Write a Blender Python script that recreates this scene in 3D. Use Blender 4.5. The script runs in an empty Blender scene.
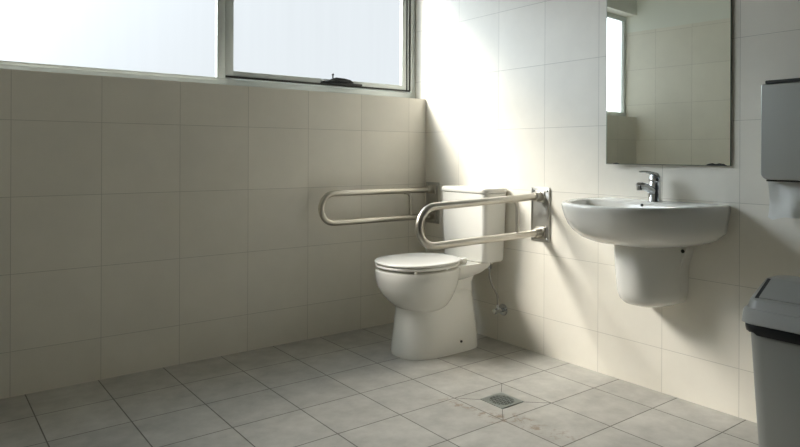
import bpy, bmesh, math, random
from mathutils import Vector, Matrix
random.seed(4)
PI = math.pi
sc = bpy.context.scene
C = bpy.context.collection

# ------------------------------------------------------------------ materials
def new_mat(name):
    m = bpy.data.materials.new(name); m.use_nodes = True
    nt = m.node_tree
    return m, nt, nt.nodes['Principled BSDF']

def plain(name, col, rough=.5, metal=0., bump=0., bscale=40., coat=0., spec=.5, var=0.):
    m, nt, b = new_mat(name)
    b.inputs['Base Color'].default_value = (*col, 1)
    b.inputs['Roughness'].default_value = rough
    b.inputs['Metallic'].default_value = metal
    b.inputs['Coat Weight'].default_value = coat
    b.inputs['Specular IOR Level'].default_value = spec
    tc = nt.nodes.new('ShaderNodeTexCoord')
    nz = nt.nodes.new('ShaderNodeTexNoise'); nz.inputs['Scale'].default_value = bscale
    nz.inputs['Detail'].default_value = 3
    nt.links.new(tc.outputs['Object'], nz.inputs['Vector'])
    if bump:
        bp = nt.nodes.new('ShaderNodeBump'); bp.inputs['Strength'].default_value = bump
        bp.inputs['Distance'].default_value = .002
        nt.links.new(nz.outputs['Fac'], bp.inputs['Height'])
        nt.links.new(bp.outputs['Normal'], b.inputs['Normal'])
    if var:
        r = nt.nodes.new('ShaderNodeMapRange')
        r.inputs['To Min'].default_value = max(0, rough - var); r.inputs['To Max'].default_value = rough + var
        nt.links.new(nz.outputs['Fac'], r.inputs['Value']); nt.links.new(r.outputs['Result'], b.inputs['Roughness'])
    return m

def math_node(nt, op, a, b=None):
    n = nt.nodes.new('ShaderNodeMath'); n.operation = op
    for i, v in enumerate((a, b)):
        if v is None: continue
        if isinstance(v, (int, float)): n.inputs[i].default_value = v
        else: nt.links.new(v, n.inputs[i])
    return n.outputs[0]

def tile_mat(name, axis, u0, uw, v0, vh, col, grout, paint_z=None, paint=(.84, .85, .79),
             rough=.34, mort=.0013, mottle=.05, floor=False):
    m, nt, b = new_mat(name)
    L = nt.links.new
    tc = nt.nodes.new('ShaderNodeTexCoord')
    sp = nt.nodes.new('ShaderNodeSeparateXYZ'); L(tc.outputs['Object'], sp.inputs[0])
    u = math_node(nt, 'ADD', sp.outputs['X' if axis in 'xf' else 'Y'], 20 * uw - u0)
    v = math_node(nt, 'ADD', sp.outputs['Y' if axis == 'f' else 'Z'], 20 * vh - v0)
    cb = nt.nodes.new('ShaderNodeCombineXYZ'); L(u, cb.inputs[0]); L(v, cb.inputs[1])
    br = nt.nodes.new('ShaderNodeTexBrick')
    br.offset = 0; br.squash = 1
    br.inputs['Scale'].default_value = 1
    br.inputs['Brick Width'].default_value = uw; br.inputs['Row Height'].default_value = vh
    br.inputs['Mortar Size'].default_value = mort; br.inputs['Mortar Smooth'].default_value = .3
    br.inputs['Bias'].default_value = 0
    c1 = col; c2 = tuple(c * (1 - mottle) for c in col)
    br.inputs['Color1'].default_value = (*c1, 1); br.inputs['Color2'].default_value = (*c2, 1)
    br.inputs['Mortar'].default_value = (*grout, 1)
    L(cb.outputs[0], br.inputs['Vector'])
    nz = nt.nodes.new('ShaderNodeTexNoise'); nz.inputs['Scale'].default_value = 9 if floor else 3
    nz.inputs['Detail'].default_value = 6; nz.inputs['Roughness'].default_value = .65
    L(tc.outputs['Object'], nz.inputs['Vector'])
    mr = nt.nodes.new('ShaderNodeMapRange')
    mr.inputs['From Min'].default_value = .3; mr.inputs['From Max'].default_value = .7
    mr.inputs['To Min'].default_value = .80 if floor else .95; mr.inputs['To Max'].default_value = 1.14 if floor else 1.03
    L(nz.outputs['Fac'], mr.inputs['Value'])
    mx = nt.nodes.new('ShaderNodeMix'); mx.data_type = 'RGBA'; mx.blend_type = 'MULTIPLY'
    mx.inputs['Factor'].default_value = 1
    L(br.outputs['Color'], mx.inputs['A']); L(mr.outputs['Result'], mx.inputs['B'])
    color = mx.outputs['Result']
    height = math_node(nt, 'SUBTRACT', 1.0, br.outputs['Fac'])
    if floor:
        # rusty smears trailing from the drain: a narrow wandering band of broken noise
        n2 = nt.nodes.new('ShaderNodeTexNoise'); n2.inputs['Scale'].default_value = 26
        n2.inputs['Detail'].default_value = 8; n2.inputs['Roughness'].default_value = .7
        L(tc.outputs['Object'], n2.inputs['Vector'])
        n3 = nt.nodes.new('ShaderNodeTexNoise'); n3.inputs['Scale'].default_value = 5
        L(tc.outputs['Object'], n3.inputs['Vector'])
        wob = math_node(nt, 'MULTIPLY', math_node(nt, 'SUBTRACT', n3.outputs['Fac'], .5), .22)
        # band along the line through (-.78,-1.08) and (-.66,-1.55)
        du = math_node(nt, 'ADD', sp.outputs['X'], math_node(nt, 'ADD', math_node(nt, 'MULTIPLY', math_node(nt, 'ADD', sp.outputs['Y'], 1.08), .26), .765))
        d = math_node(nt, 'ABSOLUTE', math_node(nt, 'ADD', du, wob))
        band = math_node(nt, 'SUBTRACT', 1.0, math_node(nt, 'DIVIDE', d, .055)); 
        band = math_node(nt, 'MAXIMUM', band, 0.0)
        d2 = math_node(nt, 'ABSOLUTE', math_node(nt, 'ADD', sp.outputs['Y'], 1.30))
        along = math_node(nt, 'MAXIMUM', math_node(nt, 'SUBTRACT', 1.0, math_node(nt, 'POWER', math_node(nt, 'DIVIDE', d2, .33), 4.0)), 0.0)
        brk = nt.nodes.new('ShaderNodeMapRange'); brk.inputs['From Min'].default_value = .50; brk.inputs['From Max'].default_value = .62
        L(n2.outputs['Fac'], brk.inputs['Value'])
        msk = math_node(nt, 'MULTIPLY', math_node(nt, 'MULTIPLY', band, along), brk.outputs['Result'])
        msk = math_node(nt, 'MINIMUM', math_node(nt, 'MULTIPLY', msk, 1.0), .7)
        m2 = nt.nodes.new('ShaderNodeMix'); m2.data_type = 'RGBA'
        L(msk, m2.inputs['Factor']); L(color, m2.inputs['A']); m2.inputs['B'].default_value = (.20, .125, .065, 1)
        color = m2.outputs['Result']
    if paint_z is not None:
        gt = math_node(nt, 'GREATER_THAN', sp.outputs['Z'], paint_z)
        m3 = nt.nodes.new('ShaderNodeMix'); m3.data_type = 'RGBA'
        L(gt, m3.inputs['Factor']); L(color, m3.inputs['A']); m3.inputs['B'].default_value = (*paint, 1)
        color = m3.outputs['Result']
        height = math_node(nt, 'MAXIMUM', height, gt)
        rr = nt.nodes.new('ShaderNodeMix'); rr.data_type = 'FLOAT'
        L(gt, rr.inputs['Factor']); rr.inputs['A'].default_value = rough; rr.inputs['B'].default_value = .7
        L(rr.outputs['Result'], b.inputs['Roughness'])
    else:
        b.inputs['Roughness'].default_value = rough
    L(color, b.inputs['Base Color'])
    hh = math_node(nt, 'ADD', height, math_node(nt, 'MULTIPLY', nz.outputs['Fac'], .5 if floor else .25))
    bp = nt.nodes.new('ShaderNodeBump'); bp.inputs['Strength'].default_value = .45
    bp.inputs['Distance'].default_value = .002
    L(hh, bp.inputs['Height']); L(bp.outputs['Normal'], b.inputs['Normal'])
    b.inputs['Specular IOR Level'].default_value = .4
    return m

TILE = (.86, .825, .74); GROUT = (.58, .555, .49)
V0, VH = .181, .3085
M = {}
M['tile_x'] = tile_mat('cream_wall_tile_window', 'x', -.1276, .3356, V0, VH, TILE, GROUT, 2.2)
M['tile_y'] = tile_mat('cream_wall_tile_basin', 'y', -.2932, .3089, V0, VH, TILE, GROUT, 2.06)
M['tile_o'] = tile_mat('cream_wall_tile_opposite', 'y', -.17, .3089, V0, VH, TILE, GROUT, 2.06)
M['floor'] = tile_mat('grey_floor_tile', 'f', -.452, .2728, -.531, .2666, (.46, .45, .415), (.11, .103, .088), rough=.38, mort=.0026, mottle=.12, floor=True)
M['paint'] = plain('pale_paint', (.84, .85, .79), .7, bump=.05)
M['darkpaint'] = plain('dark_grey_paint', (.10, .10, .10), .7, bump=.05)
M['ceilpaint'] = plain('ceiling_paint', (.60, .60, .57), .8, bump=.05)
M['ceramic'] = plain('white_vitreous_china', (.87, .86, .81), .12, bscale=3, coat=.4)
M['seat'] = plain('white_seat_plastic', (.90, .89, .85), .25, bscale=3)
M['steel'] = plain('satin_stainless', (.58, .55, .49), .33, 1., bscale=25)
M['plate'] = plain('worn_stainless_plate', (.50, .49, .46), .36, 1., bscale=40, var=.10)
M['drainsteel'] = plain('dull_grey_steel', (.34, .37, .35), .4, .7, bscale=90)
M['chrome'] = plain('chrome', (.72, .74, .76), .09, 1., bscale=5)
M['braid'] = plain('braided_hose', (.42, .41, .38), .45, .8, bscale=300)
M['alu'] = plain('grey_green_aluminium', (.60, .635, .61), .42, .2, bscale=50, bump=.03)
M['dark'] = plain('black_plastic_and_shade', (.012, .014, .016), .38, bscale=20)
M['gap'] = plain('dark_gasket_and_shade', (.03, .032, .03), .7, bscale=20)
M['bin'] = plain('grey_bin_plastic', (.24, .24, .222), .42, bump=.08, bscale=200)
M['binlid'] = plain('grey_bin_lid_plastic', (.33, .33, .31), .40, bump=.08, bscale=200)
M['mirror'] = plain('silvered_glass', (.88, .92, .865), .012, 1., bscale=3)
M['edge'] = plain('mirror_glass_edge', (.10, .14, .12), .2, bscale=3)
M['stain'] = plain('desilvered_black', (.02, .022, .02), .5, bscale=30)
M['paper'] = plain('white_paper_towel', (.90, .91, .90), .9, bump=.4, bscale=60)

def steel_dispenser():
    m, nt, b = new_mat('brushed_steel_dispenser')
    L = nt.links.new
    b.inputs['Base Color'].default_value = (.37, .385, .375, 1); b.inputs['Metallic'].default_value = 1
    tc = nt.nodes.new('ShaderNodeTexCoord'); mp = nt.nodes.new('ShaderNodeMapping')
    mp.inputs['Scale'].default_value = (4, 4, 500)
    nz = nt.nodes.new('ShaderNodeTexNoise'); nz.inputs['Scale'].default_value = 1
    L(tc.outputs['Object'], mp.inputs[0]); L(mp.outputs[0], nz.inputs['Vector'])
    r = nt.nodes.new('ShaderNodeMapRange'); r.inputs['To Min'].default_value = .30; r.inputs['To Max'].default_value = .46
    L(nz.outputs['Fac'], r.inputs['Value']); L(r.outputs['Result'], b.inputs['Roughness'])
    return m
M['dispenser'] = steel_dispenser()

def pane_mat():
    # frosted glass: glows with the daylight it scatters and lets part of the beam through
    m = bpy.data.materials.new('frosted_glass_lit_by_daylight'); m.use_nodes = True
    nt = m.node_tree; L = nt.links.new
    for n in list(nt.nodes): nt.nodes.remove(n)
    out = nt.nodes.new('ShaderNodeOutputMaterial')
    tc = nt.nodes.new('ShaderNodeTexCoord'); mp = nt.nodes.new('ShaderNodeMapping')
    mp.inputs['Scale'].default_value = (26, 26, 1.3)
    nz = nt.nodes.new('ShaderNodeTexNoise'); nz.inputs['Scale'].default_value = 1; nz.inputs['Detail'].default_value = 4
    L(tc.outputs['Object'], mp.inputs[0]); L(mp.outputs[0], nz.inputs['Vector'])
    r = nt.nodes.new('ShaderNodeMapRange'); r.inputs['To Min'].default_value = PANE * .97; r.inputs['To Max'].default_value = PANE * 1.03
    L(nz.outputs['Fac'], r.inputs['Value'])
    em = nt.nodes.new('ShaderNodeEmission'); em.inputs['Color'].default_value = (.90, .96, 1.0, 1)
    L(r.outputs['Result'], em.inputs['Strength'])
    tr = nt.nodes.new('ShaderNodeBsdfTransparent'); tr.inputs['Color'].default_value = (.5, .5, .5, 1)
    ad = nt.nodes.new('ShaderNodeAddShader'); L(em.outputs[0], ad.inputs[0]); L(tr.outputs[0], ad.inputs[1])
    L(ad.outputs[0], out.inputs['Surface'])
    return m
PANE = .52
SKY, SKYGLOW = .25, 47.0
M['pane'] = pane_mat()

# ------------------------------------------------------------------ helpers
def obj(name, bm, mat, parent=None, smooth=True, angle=40):
    bmesh.ops.recalc_face_normals(bm, faces=bm.faces)
    me = bpy.data.meshes.new(name); bm.to_mesh(me); bm.free()
    me.materials.append(M[mat] if isinstance(mat, str) else mat)
    if smooth:
        me.shade_smooth()
        me.set_sharp_from_angle(angle=math.radians(angle))
    o = bpy.data.objects.new(name, me); C.objects.link(o)
    if parent: 
        o.parent = parent
        o.matrix_parent_inverse = Matrix.Translation(-parent.location)   # meshes are built in place; only Empties carry a location
    return o

def thing(name, loc, label, cat, group=None):
    o = bpy.data.objects.new(name, None); C.objects.link(o)
    o.empty_display_size = .05
    o.location = loc; o['label'] = label; o['category'] = cat
    if group: o['group'] = group
    return o

def struct(o): o['kind'] = 'structure'; return o

def box(bm, x0, x1, y0, y1, z0, z1, bev=0., seg=2):
    r = bmesh.ops.create_cube(bm, size=1)
    vs = r['verts']
    for v in vs:
        v.co = Vector(((x0 + x1) / 2 + v.co.x * (x1 - x0), (y0 + y1) / 2 + v.co.y * (y1 - y0), (z0 + z1) / 2 + v.co.z * (z1 - z0)))
    if bev:
        es = list({e for v in vs for e in v.link_edges})
        bmesh.ops.bevel(bm, geom=es, offset=bev, segments=seg, profile=.5, affect='EDGES')
    return bm

def B(*a, **k): return box(bmesh.new(), *a, **k)

def loft(bm, rings, cap0=True, cap1=True):
    vr = [[bm.verts.new(p) for p in r] for r in rings]
    n = len(rings[0])
    for a, b in zip(vr, vr[1:]):
        for i in range(n):
            bm.faces.new((a[i], a[(i + 1) % n], b[(i + 1) % n], b[i]))
    if cap0: bm.faces.new(vr[0][::-1])
    if cap1: bm.faces.new(vr[-1])
    return bm

def egg(xf, xm, xb, yc, hw, z, nf=2.1, nb=2.6, N=72):
    out = []
    for k in range(N):
        t = 2 * PI * k / N
        c, s = math.cos(t), math.sin(t)
        n = nb if c > 0 else nf
        L = (xb - xm) if c > 0 else (xm - xf)
        px = xm + L * math.copysign(abs(c) ** (2 / n), c)
        py = yc + hw * math.copysign(abs(s) ** (2 / n), s)
        out.append(Vector((px, py, z)))
    return out

def rrect(x0, x1, y0, y1, z, r, seg=6):
    pts = []
    for cx, cy, a0 in ((x1 - r, y1 - r, 0), (x0 + r, y1 - r, 90), (x0 + r, y0 + r, 180), (x1 - r, y0 + r, 270)):
        for k in range(seg + 1):
            a = math.radians(a0 + 90 * k / seg)
            pts.append(Vector((cx + r * math.cos(a), cy + r * math.sin(a), z)))
    return pts

def tube(bm, path, rad, n=16, caps=True):
    path = [Vector(p) for p in path]
    rads = rad if isinstance(rad, (list, tuple)) else [rad] * len(path)
    rings = []; up = None
    for i, p in enumerate(path):
        t = (path[min(i + 1, len(path) - 1)] - path[max(i - 1, 0)]).normalized()
        if up is None:
            up = Vector((0, 0, 1)) if abs(t.z) < .9 else Vector((1, 0, 0))
        side = t.cross(up).normalized(); up = side.cross(t).normalized()
        rings.append([p + rads[i] * (math.cos(2 * PI * k / n) * side + math.sin(2 * PI * k / n) * up) for k in range(n)])
    return loft(bm, rings, caps, caps)

def smooth_path(pts, sub=8):
    P = [Vector(p) for p in pts]; P = [2 * P[0] - P[1]] + P + [2 * P[-1] - P[-2]]
    out = []
    for i in range(1, len(P) - 2):
        for k in range(sub):
            t = k / sub; a, b, c, d = P[i - 1], P[i], P[i + 1], P[i + 2]
            out.append(.5 * ((2 * b) + (c - a) * t + (2 * a - 5 * b + 4 * c - d) * t * t + (3 * b - a - 3 * c + d) * t ** 3))
    out.append(P[-2]); return out

def cyl(bm, p0, p1, r, n=24, bev=0.):
    p0, p1 = Vector(p0), Vector(p1); d = (p1 - p0)
    if bev:
        u = d.normalized() * bev
        return tube(bm, [p0, p0 + u * .01, p0 + u, p1 - u, p1 - u * .01, p1], [r - bev, r - bev * .9, r, r, r - bev * .9, r - bev], n)
    return tube(bm, [p0, p1], r, n)

# ------------------------------------------------------------------ room shell
XO, YF, ZC = -2.8, -3.9, 2.55          # opposite wall, end behind the camera, ceiling
SILL, HEAD, RD = 1.307, 2.2, .10       # window recess
struct(obj('floor', B(XO - .15, .15, YF, .13, -.1, 0), 'floor', smooth=False))
struct(obj('ceiling', B(XO - .15, .15, YF, .13, ZC, ZC + .1), 'ceilpaint', smooth=False))
struct(obj('wall_right', B(0, .15, YF, .13, 0, ZC), 'tile_y', smooth=False))
struct(obj('wall_left', B(XO - .15, XO, YF, .13, 0, ZC), 'tile_o', smooth=False))
bm = bmesh.new()
box(bm, XO, 0, 0, .13, 0, SILL)
box(bm, XO, 0, 0, .13, HEAD, ZC)
struct(obj('wall_back', bm, 'tile_x', smooth=False))
bm = B(XO, 0, YF, YF + .1, 0, ZC)
struct(obj('wall_front', bm, 'darkpaint', smooth=False))

# ------------------------------------------------------------------ window
y0 = RD
win = bpy.data.objects.new('window_1', None); C.objects.link(win); win.location = (-1.4, y0, SILL); struct(win)
bm = bmesh.new()
box(bm, XO, -.001, y0, y0 + .03, SILL, 1.349, .003)            # bottom rail
box(bm, XO, -.001, y0, y0 + .03, HEAD - .04, HEAD, .003)       # head
box(bm, -.040, -.001, y0, y0 + .03, 1.3495, HEAD - .0405, .003)
box(bm, XO, XO + .04, y0, y0 + .03, 1.3495, HEAD - .0405, .003)
box(bm, -1.256, -1.215, y0, y0 + .03, 1.3495, HEAD - .0405, .003)   # mullion
box(bm, XO + .04, -1.256, y0 - .006, y0 + .004, 1.3385, 1.352, .002)     # glazing bead, left light
obj('window_frame', bm, 'alu', win, angle=30)
bm = bmesh.new()
zb, zt, xl, xr = 1.352, HEAD - .042, -1.2145, -.0415
box(bm, xl, xr, y0 + .004, y0 + .03, zb, zb + .040, .003)
box(bm, xl, xr, y0 + .004, y0 + .03, zt - .04, zt, .003)
box(bm, xl, xl + .046, y0 + .0035, y0 + .03, zb, zt, .003)
box(bm, xr - .058, xr, y0 + .0035, y0 + .03, zb, zt, .003)
sash = obj('sash', bm, 'alu', win, angle=30)
bm = bmesh.new()
box(bm, xl + .003, xr - .003, y0 - .003, y0 + .0055, zb + .003, zb + .013, .001)
box(bm, xr - .028, xr - .021, y0 - .001, y0 + .0055, zb + .01, zt - .01, .001)
box(bm, xr - .006, xr + .003, y0 - .001, y0 + .0055, zb + .01, zt - .01, .001)
obj('gasket', bm, 'gap', sash)
obj('pane', B(XO + .04, -1.256, y0 + .0235, y0 + .0265, 1.349, HEAD - .04), 'pane', win, False)
obj('pane', B(xl + .045, xr - .057, y0 + .0235, y0 + .0265, zb + .039, zt - .039), 'pane', win, False)
# winder on the sash rail
wd = thing('window_winder', (-.54, y0 - .01, 1.36), 'black chain winder on the bottom rail of the opening window', 'window winder')
bm = bmesh.new()
box(bm, -.668, -.405, y0 - .022, y0 + .0035, 1.364, 1.375, .003)
obj('base_bar', bm, 'dark', wd)
prof = [(-.645, 1.3755), (-.622, 1.386), (-.585, 1.400), (-.53, 1.398), (-.49, 1.392), (-.465, 1.3755)]
bm = bmesh.new()
loft(bm, [[Vector((x, y0 - .030, z)) for x, z in prof], [Vector((x, y0 + .0035, z)) for x, z in prof]])
bmesh.ops.bevel(bm, geom=list(bm.edges), offset=.002, segments=2, affect='EDGES')
obj('housing', bm, 'dark', wd)
bm = bmesh.new(); cyl(bm, (-.598, y0 - .014, 1.395), (-.598, y0 - .014, 1.413), .004)
bmesh.ops.create_uvsphere(bm, u_segments=12, v_segments=8, radius=.007, matrix=Matrix.Translation((-.598, y0 - .014, 1.416)))
obj('knob', bm, 'dark', wd)
bm = bmesh.new(); cyl(bm, (-.672, y0 - .012, 1.378), (-.648, y0 - .012, 1.383), .006)
obj('pivot_pin', bm, 'chrome', wd)

# ------------------------------------------------------------------ toilet
TY = -.51
t = thing('toilet', (-.40, TY, 0), 'white close-coupled toilet with closed lid on the floor between two steel rails', 'toilet')
bm = bmesh.new()
# skirted foot
R = []
for z, xf, xb, hw, n in ((0, -.622, -.172, .134, 2.6), (.012, -.624, -.170, .136, 2.6), (.06, -.618, -.174, .134, 2.6), (.13, -.608, -.182, .129, 2.6),
                      (.20, -.600, -.192, .124, 2.6), (.255, -.597, -.200, .122, 2.6), (.285, -.590, -.205, .116, 2.6), (.30, -.575, -.212, .100, 2.5), (.306, -.55, -.225, .07, 2.5)):
    R.append(egg(xf + .030, -.40, xb + .024, TY, hw, z, n, 5.5))
loft(bm, R)
# bowl
R = []
for z, xf, xm, xb, hw in ((.203, -.560, -.47, -.385, .075), (.221, -.600, -.48, -.36, .118), (.241, -.630, -.485, -.335, .139), (.271, -.664, -.49, -.312, .158), (.305, -.694, -.495, -.293, .172),
                          (.34, -.713, -.50, -.278, .180), (.38, -.722, -.50, -.266, .184), (.408, -.724, -.50, -.26, .185), (.418, -.720, -.50, -.262, .182), (.421, -.708, -.50, -.268, .172)):
    R.append(egg(xf + .042, xm + .02, xb, TY, hw, z, 2.15, 2.5))
loft(bm, R)
# neck and deck behind the bowl
R = []
for z, x0_, x1_, hw in ((.27, -.46, -.180, .100), (.33, -.46, -.176, .094), (.355, -.46, -.165, .098), (.392, -.46, -.150, .104)):
    R.append(rrect(x0_, x1_, TY - hw, TY + hw, z, .03))
loft(bm, R)
R = []
for z, x0_, x1_, hw, r in ((.350, -.40, -.235, .100, .03), (.362, -.42, -.185, .113, .03), (.376, -.43, -.135, .122, .03), (.388, -.43, -.112, .127, .028), (.414, -.43, -.06, .129, .028), (.422, -.425, -.06, .125, .024), (.4237, -.41, -.07, .115, .02)):
    R.append(rrect(x0_, x1_, TY - hw, TY + hw, z, r))
loft(bm, R)
obj('pan', bm, 'ceramic', t, angle=50)
bm = bmesh.new(); cyl(bm, (-.30, TY - .1325, .055), (-.30, TY - .1385, .055), .006, 12)
obj('floor_bolt', bm, 'dark', t)
# seat and lid
def slab(z0, z1, grow, r=.006):
    bm = bmesh.new(); R = []
    zz = [(z0, -r), (z0 + r * .3, -r * .3), (z0 + r, 0), (z1 - r, 0), (z1 - r * .3, -r * .3), (z1, -r), (z1 + .002, -.03), (z1 + .0035, -.08)]
    for z, g in zz:
        g += grow
        R.append(egg(-.685 - g, -.48, -.255 + g * .6, TY, .184 + g, z, 2.15, 2.35))
    return loft(bm, R)
obj('seat', slab(.4295, .4425, -.002, .005), 'seat', t, angle=60)
obj('lid', slab(.4465, .4595, .001, .006), 'seat', t, angle=60)
for bx, by in ((-.600, TY - .150), (-.42, TY - .160), (-.600, TY + .150), (-.42, TY + .160)):
    obj('bumper', B(bx - .006, bx + .006, by - .006, by + .006, .4205, .4292, .002), 'seat', t)
for s in (-1, 1):
    bm = bmesh.new(); box(bm, -.262, -.225, TY + s * .075 - .022, TY + s * .075 + .022, .4239, .4535, .006, 3)
    obj('hinge', bm, 'seat', t)
# cistern
bm = bmesh.new(); R = []
for z, x0_, x1_, h, r in ((.424, -.150, -.035, .146, .02), (.427, -.160, -.022, .156, .024), (.438, -.167, -.014, .160, .026), (.60, -.172, -.010, .164, .026), (.776, -.177, -.006, .168, .028)):
    R.append(rrect(x0_, x1_, TY - h, TY + h, z, r, 8))
obj('cistern', loft(bm, R), 'ceramic', t, angle=50)
bm = bmesh.new(); R = []
for z, g in ((.7775, -.002), (.779, .002), (.782, .004), (.795, .004), (.801, .001), (.8045, -.006), (.8065, -.02), (.8075, -.06)):
    R.append(rrect(-.178 - g, -.007 + min(g, .004), TY - .170 - g, TY + .170 + g, z, max(.006, .03 + g), 8))
obj('cistern_lid', loft(bm, R), 'ceramic', t, angle=50)

# water supply
v = thing('stop_valve', (0, -.645, .168), 'small chrome stop valve and hose on the wall behind the toilet', 'valve')
bm = bmesh.new(); cyl(bm, (-.0005, -.645, .168), (-.009, -.645, .168), .030, 28, .003); obj('flange', bm, 'chrome', v)
bm = bmesh.new(); cyl(bm, (-.009, -.645, .168), (-.055, -.645, .168), .011, 20, .002); cyl(bm, (-.045, -.645, .168), (-.045, -.645, .198), .0085, 18, .001)
obj('valve_body', bm, 'chrome', v)
bm = bmesh.new(); cyl(bm, (-.055, -.645, .168), (-.072, -.645, .168), .015, 8, .003); obj('valve_handle', bm, 'chrome', v)
bm = bmesh.new(); tube(bm, smooth_path([(-.045, -.645, .198), (-.045, -.645, .225), (-.05, -.643, .255), (-.075, -.636, .30), (-.09, -.632, .345), (-.09, -.63, .395)]), .0058, 10)
obj('hose', bm, 'braid', v)
bm = bmesh.new(); cyl(bm, (-.09, -.63, .388), (-.09, -.63, .414), .011, 8, .001); cyl(bm, (-.09, -.63, .414), (-.09, -.63, .4239), .0085, 16)
obj('hose_nut', bm, 'chrome', v)

# ------------------------------------------------------------------ grab rails
def rail(y, label, ztop, zbot, xtip, sag):
    o = thing('grab_rail', (0, y, .69), label, 'grab rail', 'fold-down grab rails either side of the toilet')
    r = (ztop - zbot) / 2; zc = (ztop + zbot) / 2; xc = -xtip + r
    pts = [(-.028, y, ztop)] + [(-.028 + (xc + .028) * k / 8, y, ztop - sag * k / 8) for k in range(1, 9)]
    zc2 = zc - sag * .75; rr = r - sag * .25
    for k in range(1, 16):
        a = PI / 2 + PI * k / 16
        pts.append((xc + r * math.cos(a), y, zc2 + rr * math.sin(a)))
    pts += [(xc + (-.028 - xc) * k / 8, y, zbot - sag * .5 * (1 - k / 8)) for k in range(0, 9)]
    bm = bmesh.new(); tube(bm, pts, .0165, 18)
    obj('rail_tube', bm, 'steel', o)
    bm = bmesh.new(); tube(bm, smooth_path([(-.215, y, ztop - .012), (-.188, y, ztop - .018), (-.174, y, ztop - .036), (-.172, y, ztop - .07), (-.172, y, zbot + .008)], 6), .0095, 12)
    obj('brace', bm, 'steel', o)
    zp0, zp1 = zbot - .043, ztop + .043
    bm = bmesh.new(); box(bm, -.006, -.0003, y - .056, y + .056, zp0, zp1, .002)
    for s in (-1, 1): box(bm, -.010, -.006, y + s * .054 - .0025, y + s * .054 + .0025, zp0, zp1, .001)
    obj('wall_plate', bm, 'plate', o)
    for zz in (ztop, zbot):
        bm = bmesh.new(); box(bm, -.012, -.0062, y - .030, y + .030, zz - .028, zz + .028, .003)
        cyl(bm, (-.010, y, zz), (-.052, y, zz), .0225, 24, .004)
        obj('socket', bm, 'steel', o)
    for yy in (-.042, .042):
        for zz in (zp0 + .018, zp1 - .018):
            bm = bmesh.new(); cyl(bm, (-.006, y + yy, zz), (-.0095, y + yy, zz), .0065, 12, .001)
            obj('bolt', bm, 'chrome', o)
rail(-.075, 'steel loop rail on the far side of the toilet, next to the window wall', .768, .612, .762, 0)
rail(-.892, 'steel loop rail on the near side of the toilet, in front of the cistern', .772, .594, .770, .018)

# ------------------------------------------------------------------ basin
BY = -1.525
def dshape(a, p, z, n=2.45, back=0., N=96, cx=-.18):
    # D outline: straight back on the plane x = back, superellipse front; polar around (cx, BY)
    out = []
    for k in range(N):
        th = 2 * PI * k / N; dx, dy = math.cos(th), math.sin(th)
        lo, hi = 0., 1.2
        for _ in range(40):
            mid = (lo + hi) / 2; x = cx + dx * mid; y = dy * mid
            inside = x < back and (abs(y) / a) ** n + (abs(min(x, 0) - 0) / p) ** n < 1
            if inside: lo = mid
            else: hi = mid
        out.append(Vector((cx + dx * lo, BY + dy * lo, z)))
    return out
bn = thing('wash_basin', (0, BY, .38), 'white wall-hung wash basin with half pedestal below the mirror', 'wash basin')
bm = bmesh.new(); R = []
A, P = .287, .484
for z, s, sp in ((.622, .44, .50), (.627, .58, .60), (.637, .73, .71), (.654, .85, .80), (.677, .925, .865), (.702, .965, .92), (.733, .985, .963), (.765, .998, .993), (.780, 1, 1), (.786, .995, .995), (.789, .985, .985)):
    R.append(dshape(A * s, P * sp, z, 2.45, -.0002))
ins = []
for z, g, bk in ((.7885, .030, -.115), (.784, .040, -.122), (.770, .048, -.126), (.73, .066, -.132), (.69, .10, -.145), (.668, .15, -.165), (.662, .20, -.175)):
    cx = -.24
    ring = []
    for k in range(96):
        th = 2 * PI * k / 96; dx, dy = math.cos(th), math.sin(th)
        lo, hi = 0., 1.
        for _ in range(40):
            mid = (lo + hi) / 2; x = cx + dx * mid; y = dy * mid
            e = 1 - ((abs(y) / (A - g)) ** 2.6 + (abs(min(x, 0)) / (P - g)) ** 2.6)
            # rounded back corners
            bx = (x - bk) / .5
            if x < bk and e > 0 and (abs(y) / (A - g)) ** 3 + max(0, (x - cx) / (bk - cx)) ** 4 < 1: lo = mid
            else: hi = mid
        ring.append(Vector((cx + dx * lo, BY + dy * lo, z)))
    ins.append(ring)
loft(bm, R + ins)
obj('bowl', bm, 'ceramic', bn, angle=60)
bm = bmesh.new(); cyl(bm, (-.235, BY, .6625), (-.235, BY, .667), .022, 24, .002); obj('waste', bm, 'chrome', bn)
bm = bmesh.new(); cyl(bm, (-.122, BY + .01, .775), (-.129, BY + .01, .775), .0055, 14, .001); obj('overflow_hole_shade', bm, 'gap', bn)  # solid dark disc, painted for the shade inside the overflow opening
# half pedestal
bm = bmesh.new(); R = []
for z, hw, p in ((.374, .050, .12), (.378, .076, .165), (.388, .096, .200), (.406, .109, .222), (.435, .115, .235), (.50, .118, .246), (.56, .119, .252), (.600, .119, .256), (.640, .119, .256)):
    ring = []
    for k in range(49):
        th = PI * k / 48
        ring.append(Vector((-.0002 - (p - .0002) * math.sin(th) ** .85, BY + hw * math.copysign(abs(math.cos(th)) ** .8, math.cos(th)), z)))
    R.append(ring)
loft(bm, R)
# wall flange (ear) at either side
for s in (-1, 1):
    prof = [(.640, .100), (.640, .140), (.605, .139), (.585, .134), (.565, .126), (.54, .119), (.50, .116), (.44, .114), (.44, .10)]
    loft(bm, [[Vector((-.0003, BY + s * w, z)) for z, w in prof], [Vector((-.062, BY + s * w, z)) for z, w in prof]])
sh = obj('half_pedestal', bm, 'ceramic', bn, angle=50)
for s in (-1, 1):
    bm = bmesh.new(); cyl(bm, (-.0625, BY + s * .128, .602), (-.068, BY + s * .128, .602), .0075, 14, .002); obj('fixing_cap', bm, 'gap', sh)

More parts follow.
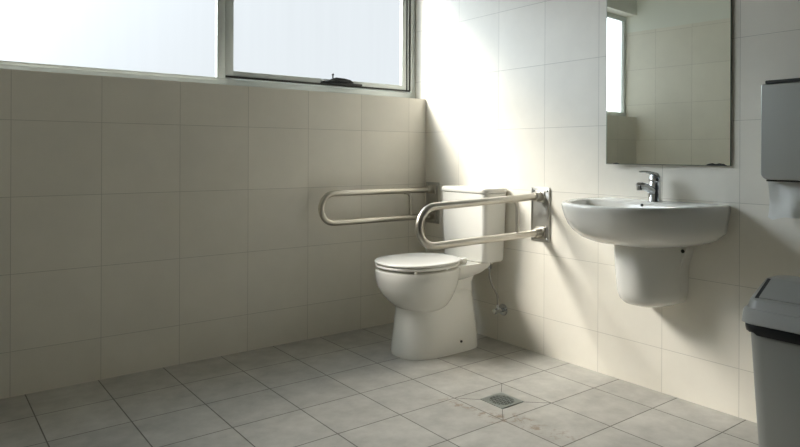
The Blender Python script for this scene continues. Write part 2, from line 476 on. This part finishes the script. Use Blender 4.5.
# tap
TX, TYY = -.072, BY - .012
tp = thing('mixer_tap', (TX, TYY, .789), 'chrome single-lever mixer tap standing on the wash basin', 'tap')
bm = bmesh.new(); tube(bm, [(TX, TYY, .7892), (TX, TYY, .793), (TX, TYY, .797), (TX, TYY, .83), (TX + .002, TYY, .858), (TX + .004, TYY, .868)], [.029, .029, .027, .0255, .0255, .0235], 28)
obj('body', bm, 'chrome', tp)
bm = bmesh.new(); tube(bm, smooth_path([(TX - .008, TYY, .828), (TX - .045, TYY, .843), (TX - .085, TYY, .854), (TX - .112, TYY, .855)], 5), [.0165] * 4 + [.0155] * 4 + [.0145] * 4 + [.0135] * 4, 20)
cyl(bm, (TX - .104, TYY, .858), (TX - .104, TYY, .837), .0135, 20, .002)
obj('spout', bm, 'chrome', tp)
bm = bmesh.new(); tube(bm, [(TX + .004, TYY, .866), (TX + .004, TYY, .872), (TX + .003, TYY, .886), (TX, TYY, .898), (TX - .004, TYY, .904)], [.0235, .0255, .024, .016, .004], 24)
bmesh.ops.scale(bm, vec=(1, 1, 1), verts=bm.verts)
Rg = []
for x, w, z, h in ((TX + .012, .012, .893, .010), (TX - .02, .0125, .902, .007), (TX - .055, .011, .909, .005), (TX - .092, .010, .911, .004), (TX - .100, .007, .911, .003)):
    Rg.append([Vector((x, TYY + w * math.cos(2 * PI * k / 14), z + h * math.sin(2 * PI * k / 14))) for k in range(14)])
loft(bm, Rg)
obj('lever', bm, 'chrome', tp)

# ------------------------------------------------------------------ mirror (hung slightly askew from the wall)
MW, MY0, MY1, MZ0, MZ1 = .526, -1.284, -1.8095, .936, 1.80
mr = thing('mirror', (0, -1.5385, MZ0), 'frameless rectangular mirror on the tiled wall above the wash basin', 'mirror')
TH = math.radians(2.6); XL, XR = -.0345, -.0345 + MW * math.sin(TH)
def mp(y, d, z):   # point on mirror face: y on wall, d in front of face
    f = (y - MY0) / (MY1 - MY0)
    return Vector((XL + (XR - XL) * f - d, y, z))
bm = bmesh.new()
loft(bm, [[mp(MY0, -.005, z), mp(MY1, -.005, z), mp(MY1, 0, z), mp(MY0, 0, z)] for z in (MZ0, MZ1)])
obj('edge', bm, 'edge', mr, False)
bm = bmesh.new()
loft(bm, [[mp(MY0 - .002, .0002, z), mp(MY1 + .002, .0002, z), mp(MY1 + .002, .001, z), mp(MY0 - .002, .001, z)] for z in (MZ0 + .002, MZ1 - .002)])
obj('mirror_glass', bm, 'mirror', mr, False)
def blot(pts):
    bm = bmesh.new()
    loft(bm, [[mp(y, .0011, z) for y, z in pts], [mp(y, .0017, z) for y, z in pts]])
    return bm
obj('stain', blot([(-1.715, MZ0 + .001), (-1.798, MZ0 + .001), (-1.792, MZ0 + .004), (-1.785, MZ0 + .008), (-1.768, MZ0 + .010), (-1.756, MZ0 + .007), (-1.742, MZ0 + .010), (-1.727, MZ0 + .007)]), 'stain', mr, False)
obj('stain', blot([(-1.315, MZ0 + .001), (-1.352, MZ0 + .001), (-1.347, MZ0 + .004), (-1.335, MZ0 + .006), (-1.322, MZ0 + .004)]), 'stain', mr, False)
for y in (-1.36, -1.74):
    for z in (1.05, 1.65):
        f = (y - MY0) / (MY1 - MY0); xx = XL + (XR - XL) * f + .0058
        obj('spacer', B(xx, -.0003, y - .015, y + .015, z - .02, z + .02), 'gap', mr, False)
# ------------------------------------------------------------------ towel dispenser and paper
DY0, DY1, DZ0, DZ1 = -1.962, -2.235, .893, 1.222
dp = thing('paper_towel_dispenser', (0, -2.10, DZ0), 'stainless steel paper towel dispenser on the wall right of the mirror', 'paper towel dispenser')
bm = bmesh.new()
def dring(x, g):
    pts = []
    r = .022
    ya, yb, za, zb_ = DY1 + g, DY0 - g, DZ0 + g, DZ1 - g
    for cy, cz, a0, rr in ((yb - .004, zb_ - .004, 0, .004), (ya + .004, zb_ - .004, 90, .004), (ya + r, za + r, 180, r), (yb - r, za + r, 270, r)):
        for k in range(7):
            a = math.radians(a0 + 90 * k / 6)
            pts.append(Vector((x, cy + rr * math.cos(a), cz + rr * math.sin(a))))
    return pts
loft(bm, [dring(-.001, 0), dring(-.110, 0), dring(-.117, .001), dring(-.120, .004)])
obj('cover', bm, 'dispenser', dp, angle=35)
bm = bmesh.new(); box(bm, -.116, -.001, DY1 + .01, DY0 - .012, DZ1 + .0005, DZ1 + .012, .003); obj('top_lip', bm, 'gap', dp)
bm = bmesh.new(); box(bm, -.105, -.012, DY1 + .02, DY0 - .012, DZ0 - .006, DZ0 - .0005, .002); obj('outlet', bm, 'gap', dp)
bm = bmesh.new()
for y in (DY0 - .03,):
    cyl(bm, (-.06, -2.20, DZ1 + .012), (-.06, -2.20, DZ1 + .016), .008)
obj('lock', bm, 'chrome', dp)
# hanging crumpled paper sheet
bm = bmesh.new(); nu, nv = 30, 14; grid = []
for j in range(nv + 1):
    row = []
    for i in range(nu + 1):
        f = i / nu; g = j / nv
        y = -1.960 - .008 * math.sin(3 * g) - .235 * f
        z = .8868 - g * (.119 + .010 * math.sin(5 * f + 1) + .004 * math.sin(17 * f))
        x = -.058 + .012 * math.sin(9 * f + 2.2 * g) * (.3 + g) + .007 * math.sin(21 * f - 4 * g) * g - .018 * g
        row.append(bm.verts.new((x, y, z)))
    grid.append(row)
for j in range(nv):
    for i in range(nu):
        bm.faces.new((grid[j][i], grid[j][i + 1], grid[j + 1][i + 1], grid[j + 1][i]))
bmesh.ops.solidify(bm, geom=list(bm.faces), thickness=.0012)
pt = obj('hanging_paper_towel', bm, 'paper', None, angle=60)
pt['label'] = 'white crumpled paper towel hanging out of the steel dispenser'; pt['category'] = 'paper towel'

# ------------------------------------------------------------------ bin
bnx = thing('waste_bin', (-.21, -2.205, 0), 'grey plastic swing-top waste bin on the floor below the towel dispenser', 'waste bin')
bm = bmesh.new(); R = []
for z, g in ((.0, -.006), (.006, 0), (.42, .020), (.448, .0205)):
    R.append(rrect(-.345 - g, -.075 + g, -2.365 - g, -2.0455 + g, z, .045, 8))
R += [rrect(-.345 - .015, -.075 + .015, -2.365 - .015, -2.0455 + .015, .448, .04, 8), rrect(-.345 - .013, -.075 + .013, -2.365 - .013, -2.0455 + .013, .30, .04, 8)]
loft(bm, R)
obj('body', bm, 'bin', bnx, angle=40)
bm = bmesh.new(); R = []
# folded liner edge
for z, g in ((.452, .020), (.452, .0285), (.446, .0325), (.434, .0320), (.424, .0300), (.422, .0235)):
    R.append([p + Vector((0, 0, .003 * math.sin(i * 1.7) + .004 * math.sin(i * .6))) if z < .44 else p for i, p in enumerate(rrect(-.345 - g, -.075 + g, -2.365 - g, -2.0455 + g, z, .048, 8))])
loft(bm, R, False, False)
bmesh.ops.solidify(bm, geom=list(bm.faces), thickness=.0015)
ln = obj('bin_liner', bm, 'dark', None, angle=60)
ln['label'] = 'black bin bag folded over the rim beneath the grey bin lid'; ln['category'] = 'bin bag'
bm = bmesh.new(); R = []
LX0, LX1, LY0, LY1 = -.388, -.032, -2.408, -2.006
for z, g in ((.4525, -.004), (.455, 0), (.492, -.004), (.498, -.008)):
    R.append(rrect(LX0 - g, LX1 + g, LY0 - g, LY1 + g, z, .05, 8))
for z, f, r in ((.500, .014, .042), (.527, .022, .04)):
    R.append(rrect(LX0 + f, LX1 - f, LY0 + f, LY1 - f, z, r, 8))
R.append(rrect(LX0 + .086, LX1 - .086, LY0 + .028, LY1 - .028, .562, .03, 8))
R.append(rrect(LX0 + .119, LX1 - .119, LY0 + .034, LY1 - .034, .580, .02, 8))
R.append(rrect(LX0 + .135, LX1 - .135, LY0 + .06, LY1 - .06, .584, .015, 8))
loft(bm, R)
obj('lid', bm, 'binlid', bnx, angle=28)
def slope(y0_, y1_, up, th, m, nm, xa=-.356, za=.5325, xb=-.268, zb_=.5808):
    n = Vector((-(zb_ - za), 0, (xb - xa))).normalized()
    a, b_ = Vector((xa, 0, za)), Vector((xb, 0, zb_))
    def pt_(p, y, d): q = p + n * d; return Vector((q.x, y, q.z))
    bm = bmesh.new()
    loft(bm, [[pt_(a, y, up), pt_(b_, y, up), pt_(b_, y, up + th), pt_(a, y, up + th)] for y in (y0_, y1_)])
    return obj(nm, bm, m, bnx, False)
slope(-2.36, -2.062, -.002, .006, 'binlid', 'flap')
slope(-2.061, -2.050, -.002, .0035, 'dark', 'slot_shade')  # black strip on the lid painting the shade in the gap beside the flap

# ------------------------------------------------------------------ floor drain
dr = thing('floor_drain', (-.592, -1.197, 0), 'square steel floor drain with a round dark grate in the tiles', 'floor drain')
DX, DYY, h = -.592, -1.197, .060
bm = bmesh.new()
ring0 = []; ring1 = []
n = 48
for k in range(n):
    th = 2 * PI * k / n + PI / 4; c, s = math.cos(th), math.sin(th); q = h / max(abs(c), abs(s))
    ring0.append((DX + c * q, DYY + s * q)); ring1.append((DX + .049 * c, DYY + .049 * s))
loft(bm, [[Vector((x, y, .0004)) for x, y in ring0], [Vector((x, y, .0032)) for x, y in ring0], [Vector((x, y, .0032)) for x, y in ring1], [Vector((x, y, .0012)) for x, y in ring1]], False, False)
obj('drain_frame', bm, 'drainsteel', dr, angle=30)
bm = bmesh.new(); cyl(bm, (DX, DYY, .0004), (DX, DYY, .0012), .0488, 48); obj('sump_shade', bm, 'gap', dr)  # flat dark disc, its colour stands in for the shaded hollow below the grate
bm = bmesh.new()
for a in (0, 60, 120):
    ca, sa = math.cos(math.radians(a)), math.sin(math.radians(a))
    for k in range(-3, 4):
        d = k * .0142; hl = math.sqrt(max(0, .0485 ** 2 - d * d))
        p0 = Vector((DX - sa * d - ca * hl, DYY + ca * d - sa * hl, .0025)); p1 = Vector((DX - sa * d + ca * hl, DYY + ca * d + sa * hl, .0025))
        tube(bm, [p0, p1], .0013, 6)
obj('grate', bm, 'drainsteel', dr)

# diagonal cuts in the tile around the drain
bm = bmesh.new()
for sx, sy in ((-1, -1), (-1, 1), (1, -1), (1, 1)):
    a = Vector((DX + sx * .061, DYY + sy * .061, 0)); b_ = Vector((-.588 + sx * .134, -1.197 + sy * .131, 0))
    d = (b_ - a).normalized(); w = Vector((-d.y, d.x, 0)) * .0009
    loft(bm, [[p + Vector((0, 0, z)) for p in (a - w, b_ - w, b_ + w, a + w)] for z in (.0002, .0005)])
struct(obj('trim_1', bm, 'gap', smooth=False))

# ------------------------------------------------------------------ camera, light, colour
cam = bpy.data.cameras.new('camera'); co = bpy.data.objects.new('camera', cam); C.objects.link(co)
co.location = (-2.44987, -2.96774, .97568)
cam.sensor_width = 36; cam.lens = 639.57 / 800 * 36
cam.shift_y = -(223.5 - 154.14) / 800
cam.clip_start = .02
co.rotation_euler = (math.radians(90), 0, -.6502)
co.rotation_euler = (Matrix.Rotation(-.6502, 4, 'Z') @ Matrix.Rotation(math.radians(90), 4, 'X') @ Matrix.Rotation(.004, 4, 'Z')).to_euler()
sc.camera = co
w = bpy.data.worlds.new('world'); sc.world = w; w.use_nodes = True
nt = w.node_tree; bg = nt.nodes['Background']
SUN = Vector((-1.2, 1, 1.3)).normalized()
# hazy sky: pale blue everywhere, a broad bright glow around the sun
tc = nt.nodes.new('ShaderNodeTexCoord'); dt = nt.nodes.new('ShaderNodeVectorMath'); dt.operation = 'DOT_PRODUCT'
nt.links.new(tc.outputs['Generated'], dt.inputs[0]); dt.inputs[1].default_value = SUN
gl = math_node(nt, 'MULTIPLY', math_node(nt, 'POWER', math_node(nt, 'MAXIMUM', dt.outputs['Value'], 0.0), 5.5), SKYGLOW)
nt.links.new(math_node(nt, 'ADD', gl, SKY), bg.inputs['Strength'])
bg.inputs['Color'].default_value = (.80, .91, 1.0, 1)
sun = bpy.data.lights.new('sun', 'SUN'); so = bpy.data.objects.new('sun', sun); C.objects.link(so)
sun.energy = 28; sun.angle = math.radians(26); sun.color = (1, .91, .77)
so.rotation_euler = (-SUN).to_track_quat('-Z', 'Y').to_euler(); so.location = (-2.5, 2.5, 4)
vs = sc.view_settings
vs.view_transform = 'Standard'; vs.look = 'None'; vs.gamma = 1; vs.use_curve_mapping = False; vs.exposure = .10
sc.cycles.max_bounces = 12; sc.cycles.diffuse_bounces = 8
